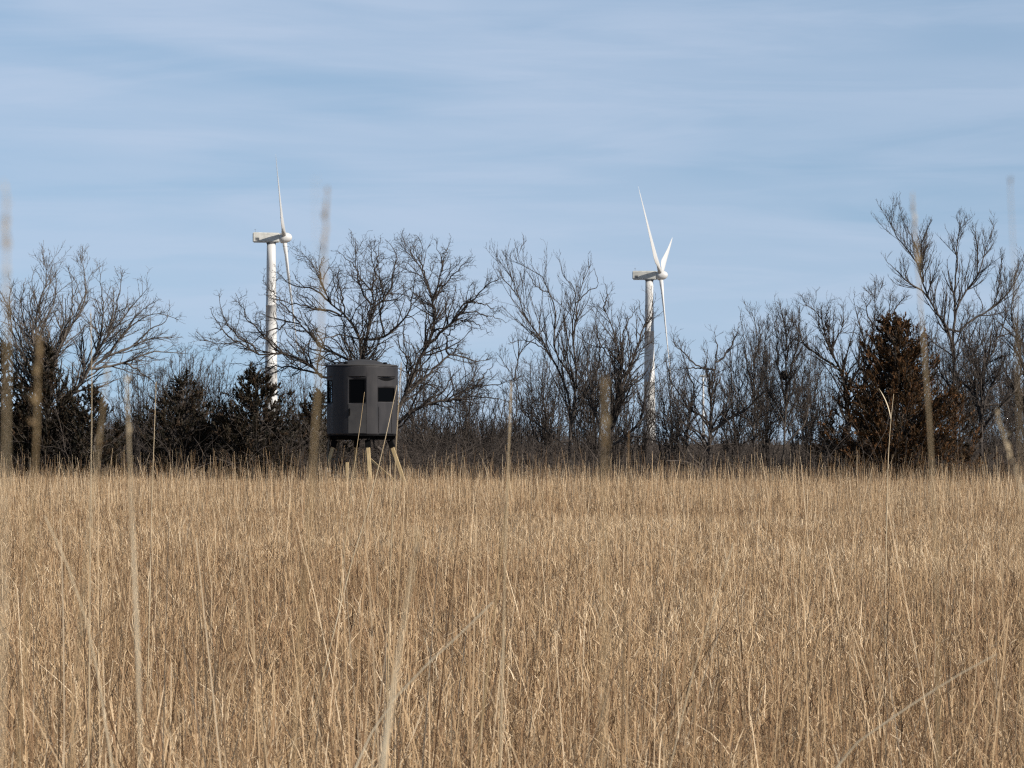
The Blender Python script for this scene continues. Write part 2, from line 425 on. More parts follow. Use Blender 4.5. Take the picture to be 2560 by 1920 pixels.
for a in (-33, 55, 145, -125):                   # small black latches where the roof is bolted down
    cb = box_bm(-0.045, 0.045, -0.035, 0.035, 0, 0.05, 0.008)
    cb.transform(Matrix.Translation(cyl(a, RB * 0.8, ZT + 0.055)) @ Matrix.Rotation(R(a), 4, 'Z'))
    bm_obj('roof_latch', cb, M_black, rf)
for b in bays:
    z0, z1, hw = win[b]; half = half_of[b]
    r = RB * math.cos(R(half)) - 0.004
    w = r * math.tan(R(hw))
    M4 = Matrix.Rotation(R(b), 4, 'Z') @ Matrix.Translation((0, -r, 0))
    fb = bmesh.new(); t = 0.014
    fw = w - 0.002
    box_bm(-fw, fw, -0.008, 0.03, z0 + 0.002, z0 + t, bm=fb); box_bm(-fw, fw, -0.008, 0.03, z1 - t, z1 - 0.002, bm=fb)
    box_bm(-fw, -fw + t, -0.008, 0.03, z0 + t, z1 - t, bm=fb); box_bm(fw - t, fw, -0.008, 0.03, z0 + t, z1 - t, bm=fb)
    fb.transform(M4)
    wf = bm_obj('window', fb, M_black, blind)
    pb = box_bm(-fw + t, fw - t, 0.012, 0.018, z0 + t, z1 - t); pb.transform(M4)
    bm_obj('pane', pb, M_clear if b in (-68, -120) else M_glass, wf)
    if b in (49, 110):                           # eyebrow vent: a black lens-shaped slab, its colour standing in for the slot's shade
        eb = bmesh.new(); f_, b_ = [], []
        zt = bz(946)
        for i in range(13):
            u = -1 + i / 6
            f_.append((u * w * 1.02, zt)); b_.append((u * w * 1.02, zt - 0.068 * (1 - u * u) - 0.006))
        out_ = f_ + b_[::-1]
        fr = [eb.verts.new((x, -0.005, z)) for x, z in out_]; bk = [eb.verts.new((x, 0.012, z)) for x, z in out_]
        eb.faces.new(fr); eb.faces.new(bk[::-1])
        for i in range(len(fr)): eb.faces.new((fr[i], fr[(i + 1) % len(fr)], bk[(i + 1) % len(fr)], bk[i]))
        eb.transform(M4); bm_obj('vent', eb, M_black, blind)
        for sx in (-0.93, 0.62):
            sb = box_bm(sx * w, sx * w + 0.018, -0.004, 0.01, bz(1082), bz(1018)); sb.transform(M4)
            bm_obj('panel_groove', sb, M_black, blind)
# door: the bay facing left of the camera axis
half = 15.5
M4 = Matrix.Rotation(R(-6), 4, 'Z') @ Matrix.Translation((0, -(RB * math.cos(R(half)) - 0.004), 0))
wd = RB * math.sin(R(half)) - 0.012
db = box_bm(-wd, wd, -0.012, 0.004, ZB + 0.035, bz(1011), 0.004); db.transform(M4)
door = bm_obj('door', db, M_roof, blind)
hb = box_bm(-wd + 0.02, -wd + 0.05, -0.04, -0.013, bz(1040), bz(1022), 0.006); hb.transform(M4); bm_obj('handle', hb, M_black, door)
# platform and legs
pf = bmesh.new()
for i in range(4):
    box_bm(-0.6, 0.6, -0.58 + i * 0.36, -0.49 + i * 0.36, ZB - 0.10, ZB - 0.03, bm=pf)
for s in (-1, 1): box_bm(s * 0.56 - 0.02, s * 0.56 + 0.02, -0.6, 0.6, ZB - 0.128, ZB - 0.032, bm=pf)
pf.transform(Matrix.Rotation(R(-32), 4, 'Z')); bm_obj('platform', pf, M_black, blind)  # timber frame coloured black as the shade under the floor
bm_obj('floor_plate', lathe([(RB - 0.01, ZB - 0.029), (RB - 0.01, ZB - 0.002)], 48), M_black, blind)
def bar(p0, p1, w, d, bm=None, up=Vector((0, 0, 1))):
    p0, p1 = Vector(p0), Vector(p1); z = (p1 - p0); L = z.length; z.normalize()
    x = z.cross(Vector((0.13, 1, 0.05))).normalized(); y = z.cross(x)
    m = Matrix((x, y, z)).transposed().to_4x4(); m.translation = p0
    b = box_bm(-w / 2, w / 2, -d / 2, d / 2, 0, L, 0.004); b.transform(m)
    if bm is None: return b
    me = bpy.data.meshes.new('t'); b.to_mesh(me); bm.from_mesh(me); bpy.data.meshes.remove(me); b.free(); return bm
for px0, px1, dy in ((922, 929, -1), (974, 1010, 0.25), (890, 880, 1), (839, 806, -0.25)):
    o0 = (px0 - 906) * k; o1 = (px1 - 906) * k
    p0 = Vector((o0, dy * 0.62, ZB - 0.135)); p1 = Vector((o0 + (o1 - o0) * 1.9, dy * 0.95, -0.15))
    bm_obj('leg', bar(p1, p0, 0.085, 0.085), M_wood, blind)
    bk = bar(p0 + (p1 - p0) * 0.09, p0, 0.13, 0.13); bm_obj('leg_bracket', bk, M_black, blind)
bm_obj('brace', bar(((985 - 906) * k, -0.74, bz(1198)), ((908 - 906) * k, 0.25, bz(1133)), 0.055, 0.04), M_wood, blind)
lad = bmesh.new()
for s in (0, 1): bar(((815 + s * 24 - 906) * k - 0.10, -0.45 + s * 0.2, -0.1), ((823 + s * 24 - 906) * k, -0.1 + s * 0.2, ZB - 0.14), 0.05, 0.06, lad)
for i in range(6):
    f = (i + 0.6) / 6.2
    a = Vector(((815 - 906) * k - 0.10, -0.45, 0)).lerp(Vector(((823 - 906) * k, -0.1, ZB - 0.14)), f)
    bar(a, a + Vector((24 * k, 0.2, 0)), 0.05, 0.05, lad)
bm_obj('ladder', lad, M_wooddark, blind)
st = bar((-0.005, 0, -0.2), (0.02, 0, bz(1155)), 0.07, 0.07)
sk = bm_obj('wooden_stake', st, M_wood)
sk.location = P(866, HOR, 84.6) * np.array([1, 1, 0])
tag(sk, 'short pale wooden stake standing in grass under the left half of the blind', 'stake')

# ------------------------------------------------------------------ bare trees (limbs traced on the photograph, then given depth)
def cr(ox, oy, s, pts): return [(ox + a / s, oy + b / s) for a, b in pts]
a_ = lambda pts: cr(0, 580, 2.592, pts)
bare_tree('bare_tree', 'bare multi-stemmed tree at the far left, rising behind the leftmost dark cedars', 101, [
    (.085, a_([(300, 1560), (300, 1150), (250, 800), (240, 500), (300, 250), (270, 160)])),
    (.07, a_([(300, 1180), (330, 880), (430, 660), (530, 480), (545, 250), (515, 160)])),
    (.06, a_([(300, 1150), (180, 850), (110, 650), (60, 500), (0, 380)])),
    (.05, a_([(310, 1120), (350, 800), (400, 620), (390, 450), (330, 330)])),
    (.05, a_([(300, 1150), (150, 900), (60, 780), (-20, 650)])),
    (.045, a_([(290, 1080), (220, 750), (130, 480), (150, 330)])),
    (.045, a_([(290, 1020), (260, 650), (360, 400), (350, 200)])),
    (.04, a_([(160, 850), (70, 600), (60, 420), (90, 300)])),
    (.04, a_([(420, 680), (470, 480), (460, 330), (440, 230)])),
    (.05, a_([(290, 1200), (100, 880), (-60, 620), (-120, 400)]))], 11, dens=1.25, trop=0.2, crook=0.17, pale=True)
bare_tree('bare_tree', 'bare tree leaning right with long slanting limbs, left of the turbine', 99, [
    (.10, a_([(330, 1560), (400, 1150), (560, 920), (660, 720), (800, 560), (900, 430), (960, 360)])),
    (.055, a_([(560, 920), (640, 850), (830, 750), (1000, 690), (1180, 680)])),
    (.05, a_([(580, 890), (850, 830), (980, 780), (1230, 790)])),
    (.045, a_([(590, 870), (650, 700), (660, 400), (640, 240)])),
    (.04, a_([(640, 760), (700, 650), (780, 350), (790, 280)])),
    (.04, a_([(640, 850), (760, 720), (870, 560), (1010, 430)])),
    (.035, a_([(700, 810), (820, 640), (1000, 530), (1140, 560)])),
    (.035, a_([(850, 745), (960, 640), (1080, 560), (1100, 500)])),
    (.035, a_([(800, 835), (900, 900), (1000, 980), (1050, 1080)]))], 12, dens=1.2, trop=0.12, crook=0.18, pale=True)

B3 = lambda pts: cr(520, 580, 3.95, pts)
B4 = lambda pts: cr(920, 580, 3.77, pts)
bare_tree('bare_tree', 'largest bare tree, wide spreading crown of crooked limbs right behind the blind', 98, [
    (.105, [(955, 1180), (985, 1060), (1000, 1010), (1040, 930), (1050, 890), (1063, 866), (1084, 819), (1082, 752), (1063, 699), (1047, 660), (1026, 633), (989, 614)]),
    (.10, [(950, 1180), (915, 1000), (869, 894), (796, 862), (758, 815), (717, 800), (677, 793), (640, 780)]),
    (.085, [(948, 1150), (905, 950), (900, 853), (864, 790), (831, 762), (806, 712), (788, 669), (750, 626)]),
    (.075, [(948, 1120), (907, 894), (915, 853), (927, 795), (933, 762), (928, 719), (897, 689), (892, 663), (887, 593)]),
    (.03, [(1063, 699), (1045, 640), (1029, 601)]),
    (.045, [(1084, 819), (1090, 726), (1106, 673), (1092, 609)]),
    (.03, [(1090, 726), (1120, 700), (1148, 673), (1172, 644)]),
    (.03, [(1106, 673), (1112, 640), (1124, 610)]),
    (.06, [(1061, 869), (1106, 829), (1140, 792), (1175, 755), (1206, 723), (1232, 705), (1252, 686)]),
    (.03, [(1140, 792), (1170, 778), (1201, 784), (1238, 792), (1265, 808)]),
    (.03, [(1175, 755), (1212, 760), (1246, 782)]),
    (.03, [(1120, 815), (1160, 800), (1200, 818), (1222, 832)]),
    (.065, [(1010, 995), (1058, 951), (1092, 917), (1116, 890), (1150, 890), (1172, 893), (1190, 904), (1225, 898)]),
    (.04, [(1116, 890), (1119, 845), (1140, 811), (1150, 780)]),
    (.065, [(985, 1060), (1070, 1008), (1119, 1002), (1185, 970), (1252, 957), (1291, 951)]),
    (.035, [(1185, 970), (1214, 933), (1230, 917)]),
    (.035, [(1119, 1002), (1170, 990), (1230, 995), (1280, 1005)]),
    (.04, [(831, 762), (786, 724), (733, 714), (692, 681)]),
    (.04, [(864, 790), (800, 774), (750, 760), (700, 752), (660, 735)]),
    (.06, [(890, 960), (830, 945), (796, 932), (768, 907), (697, 881), (647, 886), (591, 853), (545, 861), (520, 853), (490, 828)]),
    (.035, [(647, 886), (621, 856), (588, 836), (555, 783), (548, 740)]),
    (.035, [(697, 881), (641, 820), (616, 790), (588, 732)]),
    (.03, [(591, 853), (560, 830), (540, 800), (525, 770)]),
    (.04, [(796, 932), (717, 917), (684, 917), (647, 940), (600, 950)]),
    (.03, [(758, 815), (720, 775), (690, 740), (655, 700)]),
    (.03, [(806, 712), (800, 670), (810, 640)]),
    (.035, [(933, 762), (910, 737), (880, 656), (847, 630)]),
    (.035, [(928, 719), (938, 689), (948, 608)]),
    (.05, [(915, 853), (950, 845), (973, 832), (1007, 803), (1026, 766), (1039, 673)]),
    (.045, [(927, 795), (940, 765), (965, 742), (984, 678), (989, 633), (962, 599)]),
    (.04, [(1010, 995), (1020, 930), (1015, 872), (1010, 805), (1020, 770)]),
    (.035, [(960, 840), (950, 800), (958, 740), (930, 650), (925, 600)]),
    (.03, [(900, 853), (865, 840), (830, 842), (790, 850), (740, 880)]),
    (.03, [(717, 800), (700, 820), (670, 830), (640, 850), (610, 880)]),
    (.03, [(864, 790), (855, 740), (845, 700), (850, 660)])], 13, dens=1.3, trop=0.08, crook=0.25, depth=1.8)

D4 = lambda pts: cr(1200, 450, 3.456, pts)
D5 = lambda pts: cr(1180, 760, 3.16, pts)
bare_tree('bare_tree', 'slender bare tree with whippy upright stems, between the big spreading tree and the snag', 101.5, [
    (.085, [(1420, 1180), (1425, 1100), (1400, 930), (1370, 880), (1356, 849), (1313, 794), (1301, 751), (1267, 676), (1242, 644)]),
    (.07, [(1425, 1100), (1435, 960), (1385, 870), (1388, 768), (1374, 734), (1356, 690), (1295, 655), (1285, 620)]),
    (.075, [(1426, 1090), (1440, 930), (1431, 826), (1429, 791), (1402, 765), (1385, 745), (1371, 735)]),
    (.03, [(1431, 826), (1428, 710), (1414, 696), (1397, 641)]),
    (.04, [(1433, 850), (1446, 754), (1452, 725), (1478, 652)]),
    (.03, [(1446, 754), (1475, 725), (1492, 719), (1485, 670)]),
    (.05, [(1420, 1120), (1330, 1050), (1313, 1038), (1291, 962), (1260, 910), (1240, 880)]),
    (.045, [(1420, 1170), (1340, 1090), (1325, 1050), (1318, 1000)]),
    (.035, [(1285, 950), (1306, 874), (1351, 833), (1370, 785)]),
    (.03, [(1301, 751), (1280, 720), (1258, 696), (1240, 640)]),
    (.03, [(1374, 734), (1345, 719), (1319, 679)]),
    (.04, [(1425, 1040), (1480, 960), (1500, 880), (1490, 800), (1500, 760)]),
    (.035, [(1400, 930), (1420, 860), (1410, 800), (1420, 740)]),
    (.035, [(1370, 880), (1340, 860), (1300, 850), (1270, 860)])], 14, rscale=0.72, dens=0.85, trop=0.24, crook=0.11, spread=(0.35, 0.9), twig_len=1.1)
bare_tree('dead_snag', 'dark broken snag with two bare forked arms, just left of the right-hand turbine tower', 100, [
    (.095, [(1515, 1180), (1530, 1060), (1550, 960), (1553, 910), (1551, 890), (1538, 840), (1507, 771), (1492, 760)]),
    (.03, [(1507, 771), (1518, 739), (1514, 710)]),
    (.075, [(1525, 1080), (1562, 950), (1576, 913), (1608, 820), (1631, 768), (1633, 742)]),
    (.04, [(1608, 820), (1625, 800), (1634, 778)]),
    (.04, [(1553, 910), (1562, 826), (1573, 797), (1596, 765)]),
    (.04, [(1471, 997), (1490, 970), (1512, 959), (1560, 956)]),
    (.055, [(1520, 1120), (1595, 1060), (1620, 960), (1640, 880)]),
    (.045, [(1515, 1120), (1480, 1000), (1470, 880), (1490, 800)]),
    (.035, [(1562, 940), (1590, 900), (1610, 870), (1640, 850)]),
    (.035, [(1550, 960), (1530, 900), (1500, 860), (1490, 820)])], 15, cat='dead tree', dens=1.1, trop=0.16, crook=0.17)
bare_tree('bare_tree', 'forked bare tree with one thick limb slanting up to the right', 98.5, [
    (.085, [(1770, 1180), (1775, 1080), (1778, 1024), (1780, 971), (1788, 911), (1788, 885)]),
    (.07, [(1775, 1080), (1803, 1061), (1844, 1036), (1879, 1012), (1900, 990), (1925, 940)]),
    (.04, [(1788, 911), (1813, 887), (1824, 870), (1840, 838), (1850, 812)]),
    (.045, [(1779, 1000), (1768, 928), (1766, 897), (1770, 874)]),
    (.035, [(1768, 928), (1756, 921), (1737, 909), (1707, 880), (1688, 864), (1685, 840)]),
    (.025, [(1756, 921), (1711, 923), (1680, 928)]),
    (.055, [(1770, 1175), (1727, 1140), (1723, 1044), (1735, 983), (1721, 932), (1711, 900), (1700, 850)]),
    (.04, [(1775, 1065), (1768, 1048), (1737, 1030), (1700, 987), (1680, 952), (1665, 900)]),
    (.035, [(1775, 1095), (1735, 1070), (1700, 1020), (1670, 990)]),
    (.035, [(1803, 1061), (1812, 1030), (1818, 1005), (1800, 940), (1810, 920)]),
    (.03, [(1844, 1036), (1842, 990), (1830, 950), (1825, 900)]),
    (.03, [(1788, 911), (1792, 870), (1786, 830)])], 16, dens=1.25, trop=0.2, crook=0.2)
bare_tree('bare_tree', 'thin upright bare trunk crossing the end of the slanting limb', 103.5, [
    (.07, [(1888, 1180), (1885, 1000), (1887, 900), (1890, 820), (1880, 780)]),
    (.04, [(1886, 1040), (1905, 930), (1915, 850), (1920, 790)]),
    (.04, [(1886, 980), (1865, 900), (1860, 830), (1850, 790)]),
    (.04, [(1887, 1080), (1850, 1000), (1840, 920), (1845, 860)]),
    (.03, [(1887, 900), (1900, 850), (1895, 790)])], 17, rscale=0.75, dens=1.3, trop=0.25, crook=0.15, spread=(0.35, 1.05))
bare_tree('bare_tree', 'upright bare tree holding a dark round nest halfway up', 102.5, [
    (.07, [(1955, 1180), (1965, 1000), (1965, 900), (1960, 800), (1950, 765)]),
    (.04, [(1965, 1000), (1945, 900), (1941, 836), (1930, 785)]),
    (.04, [(1965, 960), (1990, 880), (2000, 820), (2000, 765)]),
    (.045, [(1958, 1120), (2015, 1050), (2022, 960), (2030, 870)]),
    (.035, [(1962, 1060), (1925, 980), (1915, 900), (1920, 840)]),
    (.03, [(1965, 900), (1975, 850), (1980, 790)])], 18, rscale=0.75, dens=1.4, trop=0.25, crook=0.15, spread=(0.35, 1.05))
bare_tree('bare_tree', 'bare tree with crooked limbs reaching left out of the rusty cedar', 100.5, [
    (.09, [(2125, 1180), (2118, 1060), (2110, 944), (2077, 874), (2063, 831), (2045, 780), (2012, 761)]),
    (.05, [(2100, 925), (2045, 888), (2016, 864), (1988, 817), (1965, 784)]),
    (.03, [(2063, 831), (2070, 790), (2073, 755)]),
    (.05, [(2113, 990), (2162, 869), (2145, 800), (2134, 747)]),
    (.05, [(2120, 1080), (2175, 900), (2185, 800), (2190, 714)]),
    (.04, [(2175, 900), (2215, 810), (2232, 728)]),
    (.03, [(2077, 874), (2100, 830), (2110, 790), (2105, 760)]),
    (.03, [(2185, 820), (2165, 770), (2160, 730)]),
    (.035, [(2215, 810), (2240, 770), (2262, 740)])], 19, dens=1.45, trop=0.2, crook=0.18)
bare_tree('bare_tree', 'tallest bare tree on the right, forked crown rising above the rusty cedar', 104, [
    (.105, [(2388, 1180), (2385, 1000), (2380, 860), (2370, 820), (2330, 760), (2315, 730), (2295, 660), (2270, 620), (2240, 590), (2225, 550)]),
    (.04, [(2315, 730), (2284, 714), (2247, 681), (2214, 648)]),
    (.04, [(2312, 715), (2303, 662), (2284, 601), (2256, 549)]),
    (.03, [(2303, 662), (2308, 601), (2324, 559)]),
    (.07, [(2380, 860), (2388, 789), (2388, 714), (2395, 648), (2397, 582), (2423, 549)]),
    (.05, [(2388, 790), (2407, 742), (2444, 690), (2468, 615), (2491, 555)]),
    (.035, [(2444, 690), (2444, 615), (2432, 554)]),
    (.055, [(2384, 840), (2430, 800), (2486, 766), (2529, 719), (2559, 662), (2570, 620)]),
    (.03, [(2395, 650), (2380, 610), (2369, 578)]),
    (.03, [(2486, 766), (2500, 700), (2505, 640)]),
    (.04, [(2382, 950), (2420, 900), (2460, 850), (2480, 800)]),
    (.04, [(2383, 980), (2350, 930), (2340, 860), (2345, 800)])], 20, dens=1.4, trop=0.3, crook=0.12, twig_len=0.7, rscale=0.85)
bare_tree('bare_tree', 'tangled bare tree at the right end with a curved trunk, beside the gap of sky', 100, [
    (.085, [(2453, 1180), (2452, 1000), (2445, 930), (2420, 880), (2410, 830), (2430, 780)]),
    (.055, [(2452, 1010), (2510, 1010), (2557, 930), (2580, 880)]),
    (.05, [(2448, 945), (2490, 860), (2515, 790), (2510, 737)]),
    (.04, [(2453, 1060), (2480, 960), (2530, 900), (2550, 830)]),
    (.04, [(2452, 1040), (2430, 980), (2400, 950), (2380, 900)])], 21, dens=1.5, trop=0.2, crook=0.18)
bare_tree('bare_tree', 'bare tree cut off by the right edge of the view', 102, [
    (.09, [(2590, 1180), (2572, 1000), (2545, 850), (2530, 770), (2540, 700)]),
    (.05, [(2575, 1010), (2620, 900), (2640, 800), (2650, 720)]),
    (.05, [(2560, 930), (2590, 830), (2600, 740)]),
    (.04, [(2580, 1060), (2540, 980), (2510, 920), (2500, 850)]),
    (.04, [(2545, 850), (2515, 820), (2480, 790)])], 22, dens=1.35, trop=0.22, crook=0.16)

# shrubs of the thicket between the leaning tree and the cedars
def shrub(px, py_top, Y, w, seed, label, stems=11, dens=1.2):
    rng = np.random.default_rng(seed)
    L = []
    for i in range(stems):
        u = (i + 0.5) / stems * 2 - 1
        top = py_top + abs(u) ** 1.6 * 70 + rng.uniform(-15, 25)
        x1 = px + u * w + rng.uniform(-8, 8)
        L.append((.022, [(px + u * w * 0.25, 1180 if i == 0 else 1172), (px + u * w * 0.55 + rng.uniform(-10, 10), 1090), (px + u * w * 0.85, (1090 + top) / 2), (x1, top)]))
    return bare_tree('bare_shrub', label, Y, L, seed, 'bare shrubs of the thicket', 'shrub', dens=dens * 0.85, trop=0.25, crook=0.2, spread=(0.35, 1.0), depth=1.0)
shrub(345, 905, 103, 75, 31, 'tangled bare shrub under the long low limb of the leaning tree')
shrub(455, 875, 104, 70, 32, 'tall bare shrub rising directly behind the low dark cedar left of the turbine')
shrub(545, 905, 102.5, 60, 33, 'bare shrub filling the gap between the two dark cedars left of the blind')
shrub(1225, 960, 104, 80, 34, 'low bare shrub under the right-hand limbs of the largest tree', 9)
shrub(1090, 930, 103, 80, 35, 'dense bare shrub just right of the blind below the largest tree', 9)
shrub(1665, 960, 104.5, 60, 36, 'small bare shrub between the snag and the forked tree', 8, 1.0)
shrub(2055, 905, 103.5, 60, 37, 'bare shrub crowding the left side of the rusty cedar', 11)
shrub(2290, 800, 105.5, 80, 38, 'tall bare shrub showing over the right shoulder of the rusty cedar', 12)
shrub(2500, 930, 104, 80, 39, 'dense bare shrub among the right-end trees', 12, 1.3)
shrub(1590, 930, 103.5, 70, 40, 'bare shrub at the foot of the right-hand turbine tower', 10, 1.1)

def sapling(px, top, Y, seed, label, w=26, n_st=4):
    rng = np.random.default_rng(seed); L = []
    for i in range(n_st):
        u = (i - (n_st - 1) / 2) / max(1, n_st - 1) * 2 + rng.uniform(-.2, .2)
        x1 = px + u * w; t = top + abs(u) * 35 + rng.uniform(0, 25)
        L.append((.036 if i == n_st // 2 else .024, [(px + u * 3, 1180 - 4 * i), (px + u * w * .35 + rng.uniform(-6, 6), 1060), (px + u * w * .7 + rng.uniform(-8, 8), (1060 + t) / 2), (x1, t)]))
    return bare_tree('bare_sapling', label, Y, L, seed, 'thin saplings behind the hedgerow', 'sapling', dens=1.05, trop=0.22, crook=0.17, spread=(0.4, 1.15))
sapling(1165, 870, 107, 61, 'thin bare sapling behind the outer right limbs of the largest tree', 40, 5)
sapling(1360, 850, 107, 62, 'thin bare sapling behind the slender whippy tree, on its left', 40, 5)
sapling(1490, 800, 107, 63, 'thin bare sapling filling the space between the whippy tree and the snag', 45, 6)
sapling(1680, 880, 107, 64, 'low thin sapling right of the right-hand turbine tower', 40, 5)
sapling(1840, 850, 107, 65, 'thin sapling behind the end of the slanting limb', 40, 5)
sapling(1915, 800, 107.5, 66, 'thin sapling left of the nest tree, in the second row', 35, 5)
sapling(2020, 840, 107.5, 67, 'thin sapling right of the nest tree, in the second row', 35, 5)
sapling(2430, 760, 107.5, 68, 'thin sapling behind the tallest right-hand tree', 60, 6)
sapling(2530, 800, 107.5, 69, 'thin sapling behind the tangled tree at the right end', 50, 6)
sapling(480, 890, 107, 70, 'thin sapling behind the tall shrub left of the turbine', 60, 6)
sapling(760, 900, 107, 71, 'thin sapling behind the blind on its left side', 50, 6)
sapling(1030, 900, 107, 72, 'thin sapling behind the blind on its right side', 50, 6)

for k_, (px_, pt_, Y_, w_, lb_) in enumerate((
        (1150, 985, 106, 70, 'low tangle of bare shrub below the outer right limbs of the largest tree'),
        (1290, 930, 106, 70, 'bare shrub behind the low left arms of the whippy tree'),
        (1375, 915, 105.5, 60, 'bare shrub wrapped round the foot of the whippy tree'),
        (1460, 890, 106, 60, 'bare shrub between the feet of the whippy tree and the snag'),
        (1540, 905, 106, 55, 'bare shrub behind the foot of the dead snag'),
        (1700, 990, 105.5, 55, 'low bare shrub left of the foot of the forked tree'),
        (1830, 985, 106, 60, 'low bare shrub below the thick slanting limb'),
        (1910, 940, 106, 50, 'bare shrub between the crossing trunk and the nest tree'),
        (2000, 935, 106, 55, 'bare shrub at the foot of the nest tree, on its right'),
        (2400, 880, 106, 70, 'bare shrub round the foot of the tallest right-hand tree'),
        (2560, 900, 106, 70, 'bare shrub under the tree cut off by the right edge'))):
    shrub(px_, pt_, Y_, w_, 80 + k_, lb_, 9, 1.15)

# nest
rng = np.random.default_rng(5)
nc = P(1961, 938, 102.4); K = 160
d0 = unit(rng.normal(size=(K, 3))); cpos = nc + d0 * np.array([0.10, 0.10, 0.12]) * rng.random((K, 1)) ** 0.4
tt = unit(np.cross(d0, rng.normal(size=(K, 3))))
Pn = np.stack([cpos - tt * 0.10 + d0 * 0.0, cpos + d0 * 0.02, cpos + tt * 0.10], 1)
V, F = tubes(Pn, np.full((K, 3), 0.009), 4)
nest = mesh_obj('bird_nest', V - nc, F, M_black if False else M_bark); nest.location = nc
tag(nest, 'dark round twig nest lodged in the fork of an upright bare tree', 'nest')

# ------------------------------------------------------------------ cedars
def cedar(Y, outline, seed, label, mat, n_limbs, sprays, droop=0.0):
    """outline: (height row, left px, right px) from the top down; limbs sweep up and out to it and carry leaf sprays"""
    rng = np.random.default_rng(seed)
    o = np.array(outline, float)
    cx = (o[-1, 1] + o[-1, 2]) / 2 * 0.5 + (o[0, 1] + o[0, 2]) / 2 * 0.5
    base = P(cx, 1180, Y); base[2] = 0
    root = empty('cedar', base, label, 'cedar', 'cedars of the hedgerow')
    zrow = CAM_Z + (HOR - o[:, 0]) / FPX * Y
    ztop = zrow[0]
    tr = np.array([[base + np.array([0, 0, h * ztop]) + np.r_[rng.normal(size=2) * 0.03, 0] for h in np.linspace(-0.02, 0.97, 12)]])
    V, F = tubes(tr, np.linspace(0.11, 0.012, 12)[None], 8)
    # limbs
    hz = rng.random(n_limbs) ** 1.15 * 0.93 + 0.02
    az = rng.uniform(0, 2 * np.pi, n_limbs)
    zt = np.clip(hz * ztop + rng.uniform(0.2, 0.65, n_limbs), 0.2, ztop + 0.25 * rng.random(n_limbs))
    row = HOR - (zt - CAM_Z) * FPX / Y
    lw = (cx - np.interp(row, o[:, 0], o[:, 1])) / FPX * Y; rw = (np.interp(row, o[:, 0], o[:, 2]) - cx) / FPX * Y
    rad = np.where(np.cos(az) > 0, rw, lw) * rng.uniform(0.55, 1.2, n_limbs)
    s = np.linspace(0, 1, 9)
    st_ = base + np.stack([np.zeros(n_limbs), np.zeros(n_limbs), np.maximum(0.05, zt - 0.15 - rad * 0.55)], 1)
    en = base + np.stack([np.cos(az) * rad, np.sin(az) * np.maximum(rad, (lw + rw) * 0.3), zt], 1)
    LP = st_[:, None] * (1 - s)[None, :, None] + en[:, None] * s[None, :, None]
    LP[:, :, 2] -= (np.sin(s * np.pi) * 0.12)[None] * rad[:, None]
    LP += rng.normal(size=LP.shape) * 0.02
    LRr = np.linspace(0.022, 0.007, 9)[None] * np.ones((n_limbs, 1))
    V2, F2 = tubes(LP, LRr, 4)
    V, F = join([(V, F), (V2, F2)])
    mesh_obj('trunk', V - base, F, M_bark, root)
    Q, RQ = offshoots(rng, LP, LRr, 0.15, 0.3, (0.4, 1.0), 0.34, (0.2, 0.62), 5, 0.14, 0.3, 0.6, 0.005)
    # sprays of scale leaves: flat pointed slivers set round the branchlets
    sel = rng.integers(0, len(Q), sprays)
    tpos = rng.random(sprays) * 3.99; kk = tpos.astype(int); f = (tpos - kk)[:, None]
    p = Q[sel, kk] * (1 - f) + Q[sel, kk + 1] * f
    d = unit(unit(Q[sel, kk + 1] - Q[sel, kk]) + 0.36 * rng.normal(size=(sprays, 3)) + np.array([0, 0, 0.2 - droop]))
    sd = unit(np.cross(d, rng.normal(size=(sprays, 3))))
    ln = rng.uniform(0.05, 0.14, sprays)[:, None]; wd_ = rng.uniform(0.008, 0.018, sprays)[:, None]
    VV = np.stack([p, p + d * ln * 0.45 + sd * wd_, p + d * ln, p + d * ln * 0.5 - sd * wd_], 1).reshape(-1, 3)
    FF = np.arange(sprays * 4).reshape(-1, 4)
    limb_t = rng.normal(0.45, 0.26, len(Q))
    tint_ = np.repeat(np.clip(limb_t[sel] + rng.normal(0, 0.16, sprays), 0, 1), 4)
    o1 = mesh_obj('crown', VV - base, FF, mat, root, False, tint_)
    return root
cedar(97, [(812, 2205, 2262), (850, 2166, 2308), (897, 2148, 2335), (930, 2116, 2352), (968, 2108, 2388), (1024, 2092, 2418), (1060, 2070, 2432), (1180, 2050, 2450)],
      51, 'large rust-brown cedar, ragged cone in front of the right-hand trees', M_cedar, 680, 135000)
cedar(96, [(885, -5, 20), (930, -40, 50), (1000, -70, 80), (1180, -85, 95)], 52, 'dark cedar cut by the left edge of the view', M_cedardark, 224, 32300)
cedar(96.5, [(880, 92, 108), (930, 50, 155), (990, 15, 215), (1060, 0, 255), (1180, -5, 275)], 53, 'ragged brown cedar in front of the multi-stemmed tree', M_cedardark, 364, 57000)
cedar(95.5, [(985, 215, 240), (1040, 170, 290), (1100, 155, 322), (1180, 150, 335)], 54, 'low dark brown cedar beside the ragged brown one', M_cedardark, 168, 20900)
cedar(97, [(955, 435, 475), (985, 390, 520), (1060, 345, 570), (1180, 330, 590)], 55, 'low dark cedar standing alone left of the turbine tower', M_cedardark, 237, 32300)
cedar(96, [(945, 615, 668), (970, 575, 705), (1030, 545, 735), (1100, 530, 755), (1180, 525, 760)], 56, 'dark cedar at the foot of the left turbine tower, next to the blind', M_cedardark, 336, 53200)
cedar(98.5, [(1000, 770, 800), (1050, 720, 850), (1110, 700, 900), (1180, 690, 930)], 57, 'shadowed cedar directly behind the legs of the blind', M_cedardark, 210, 30400)

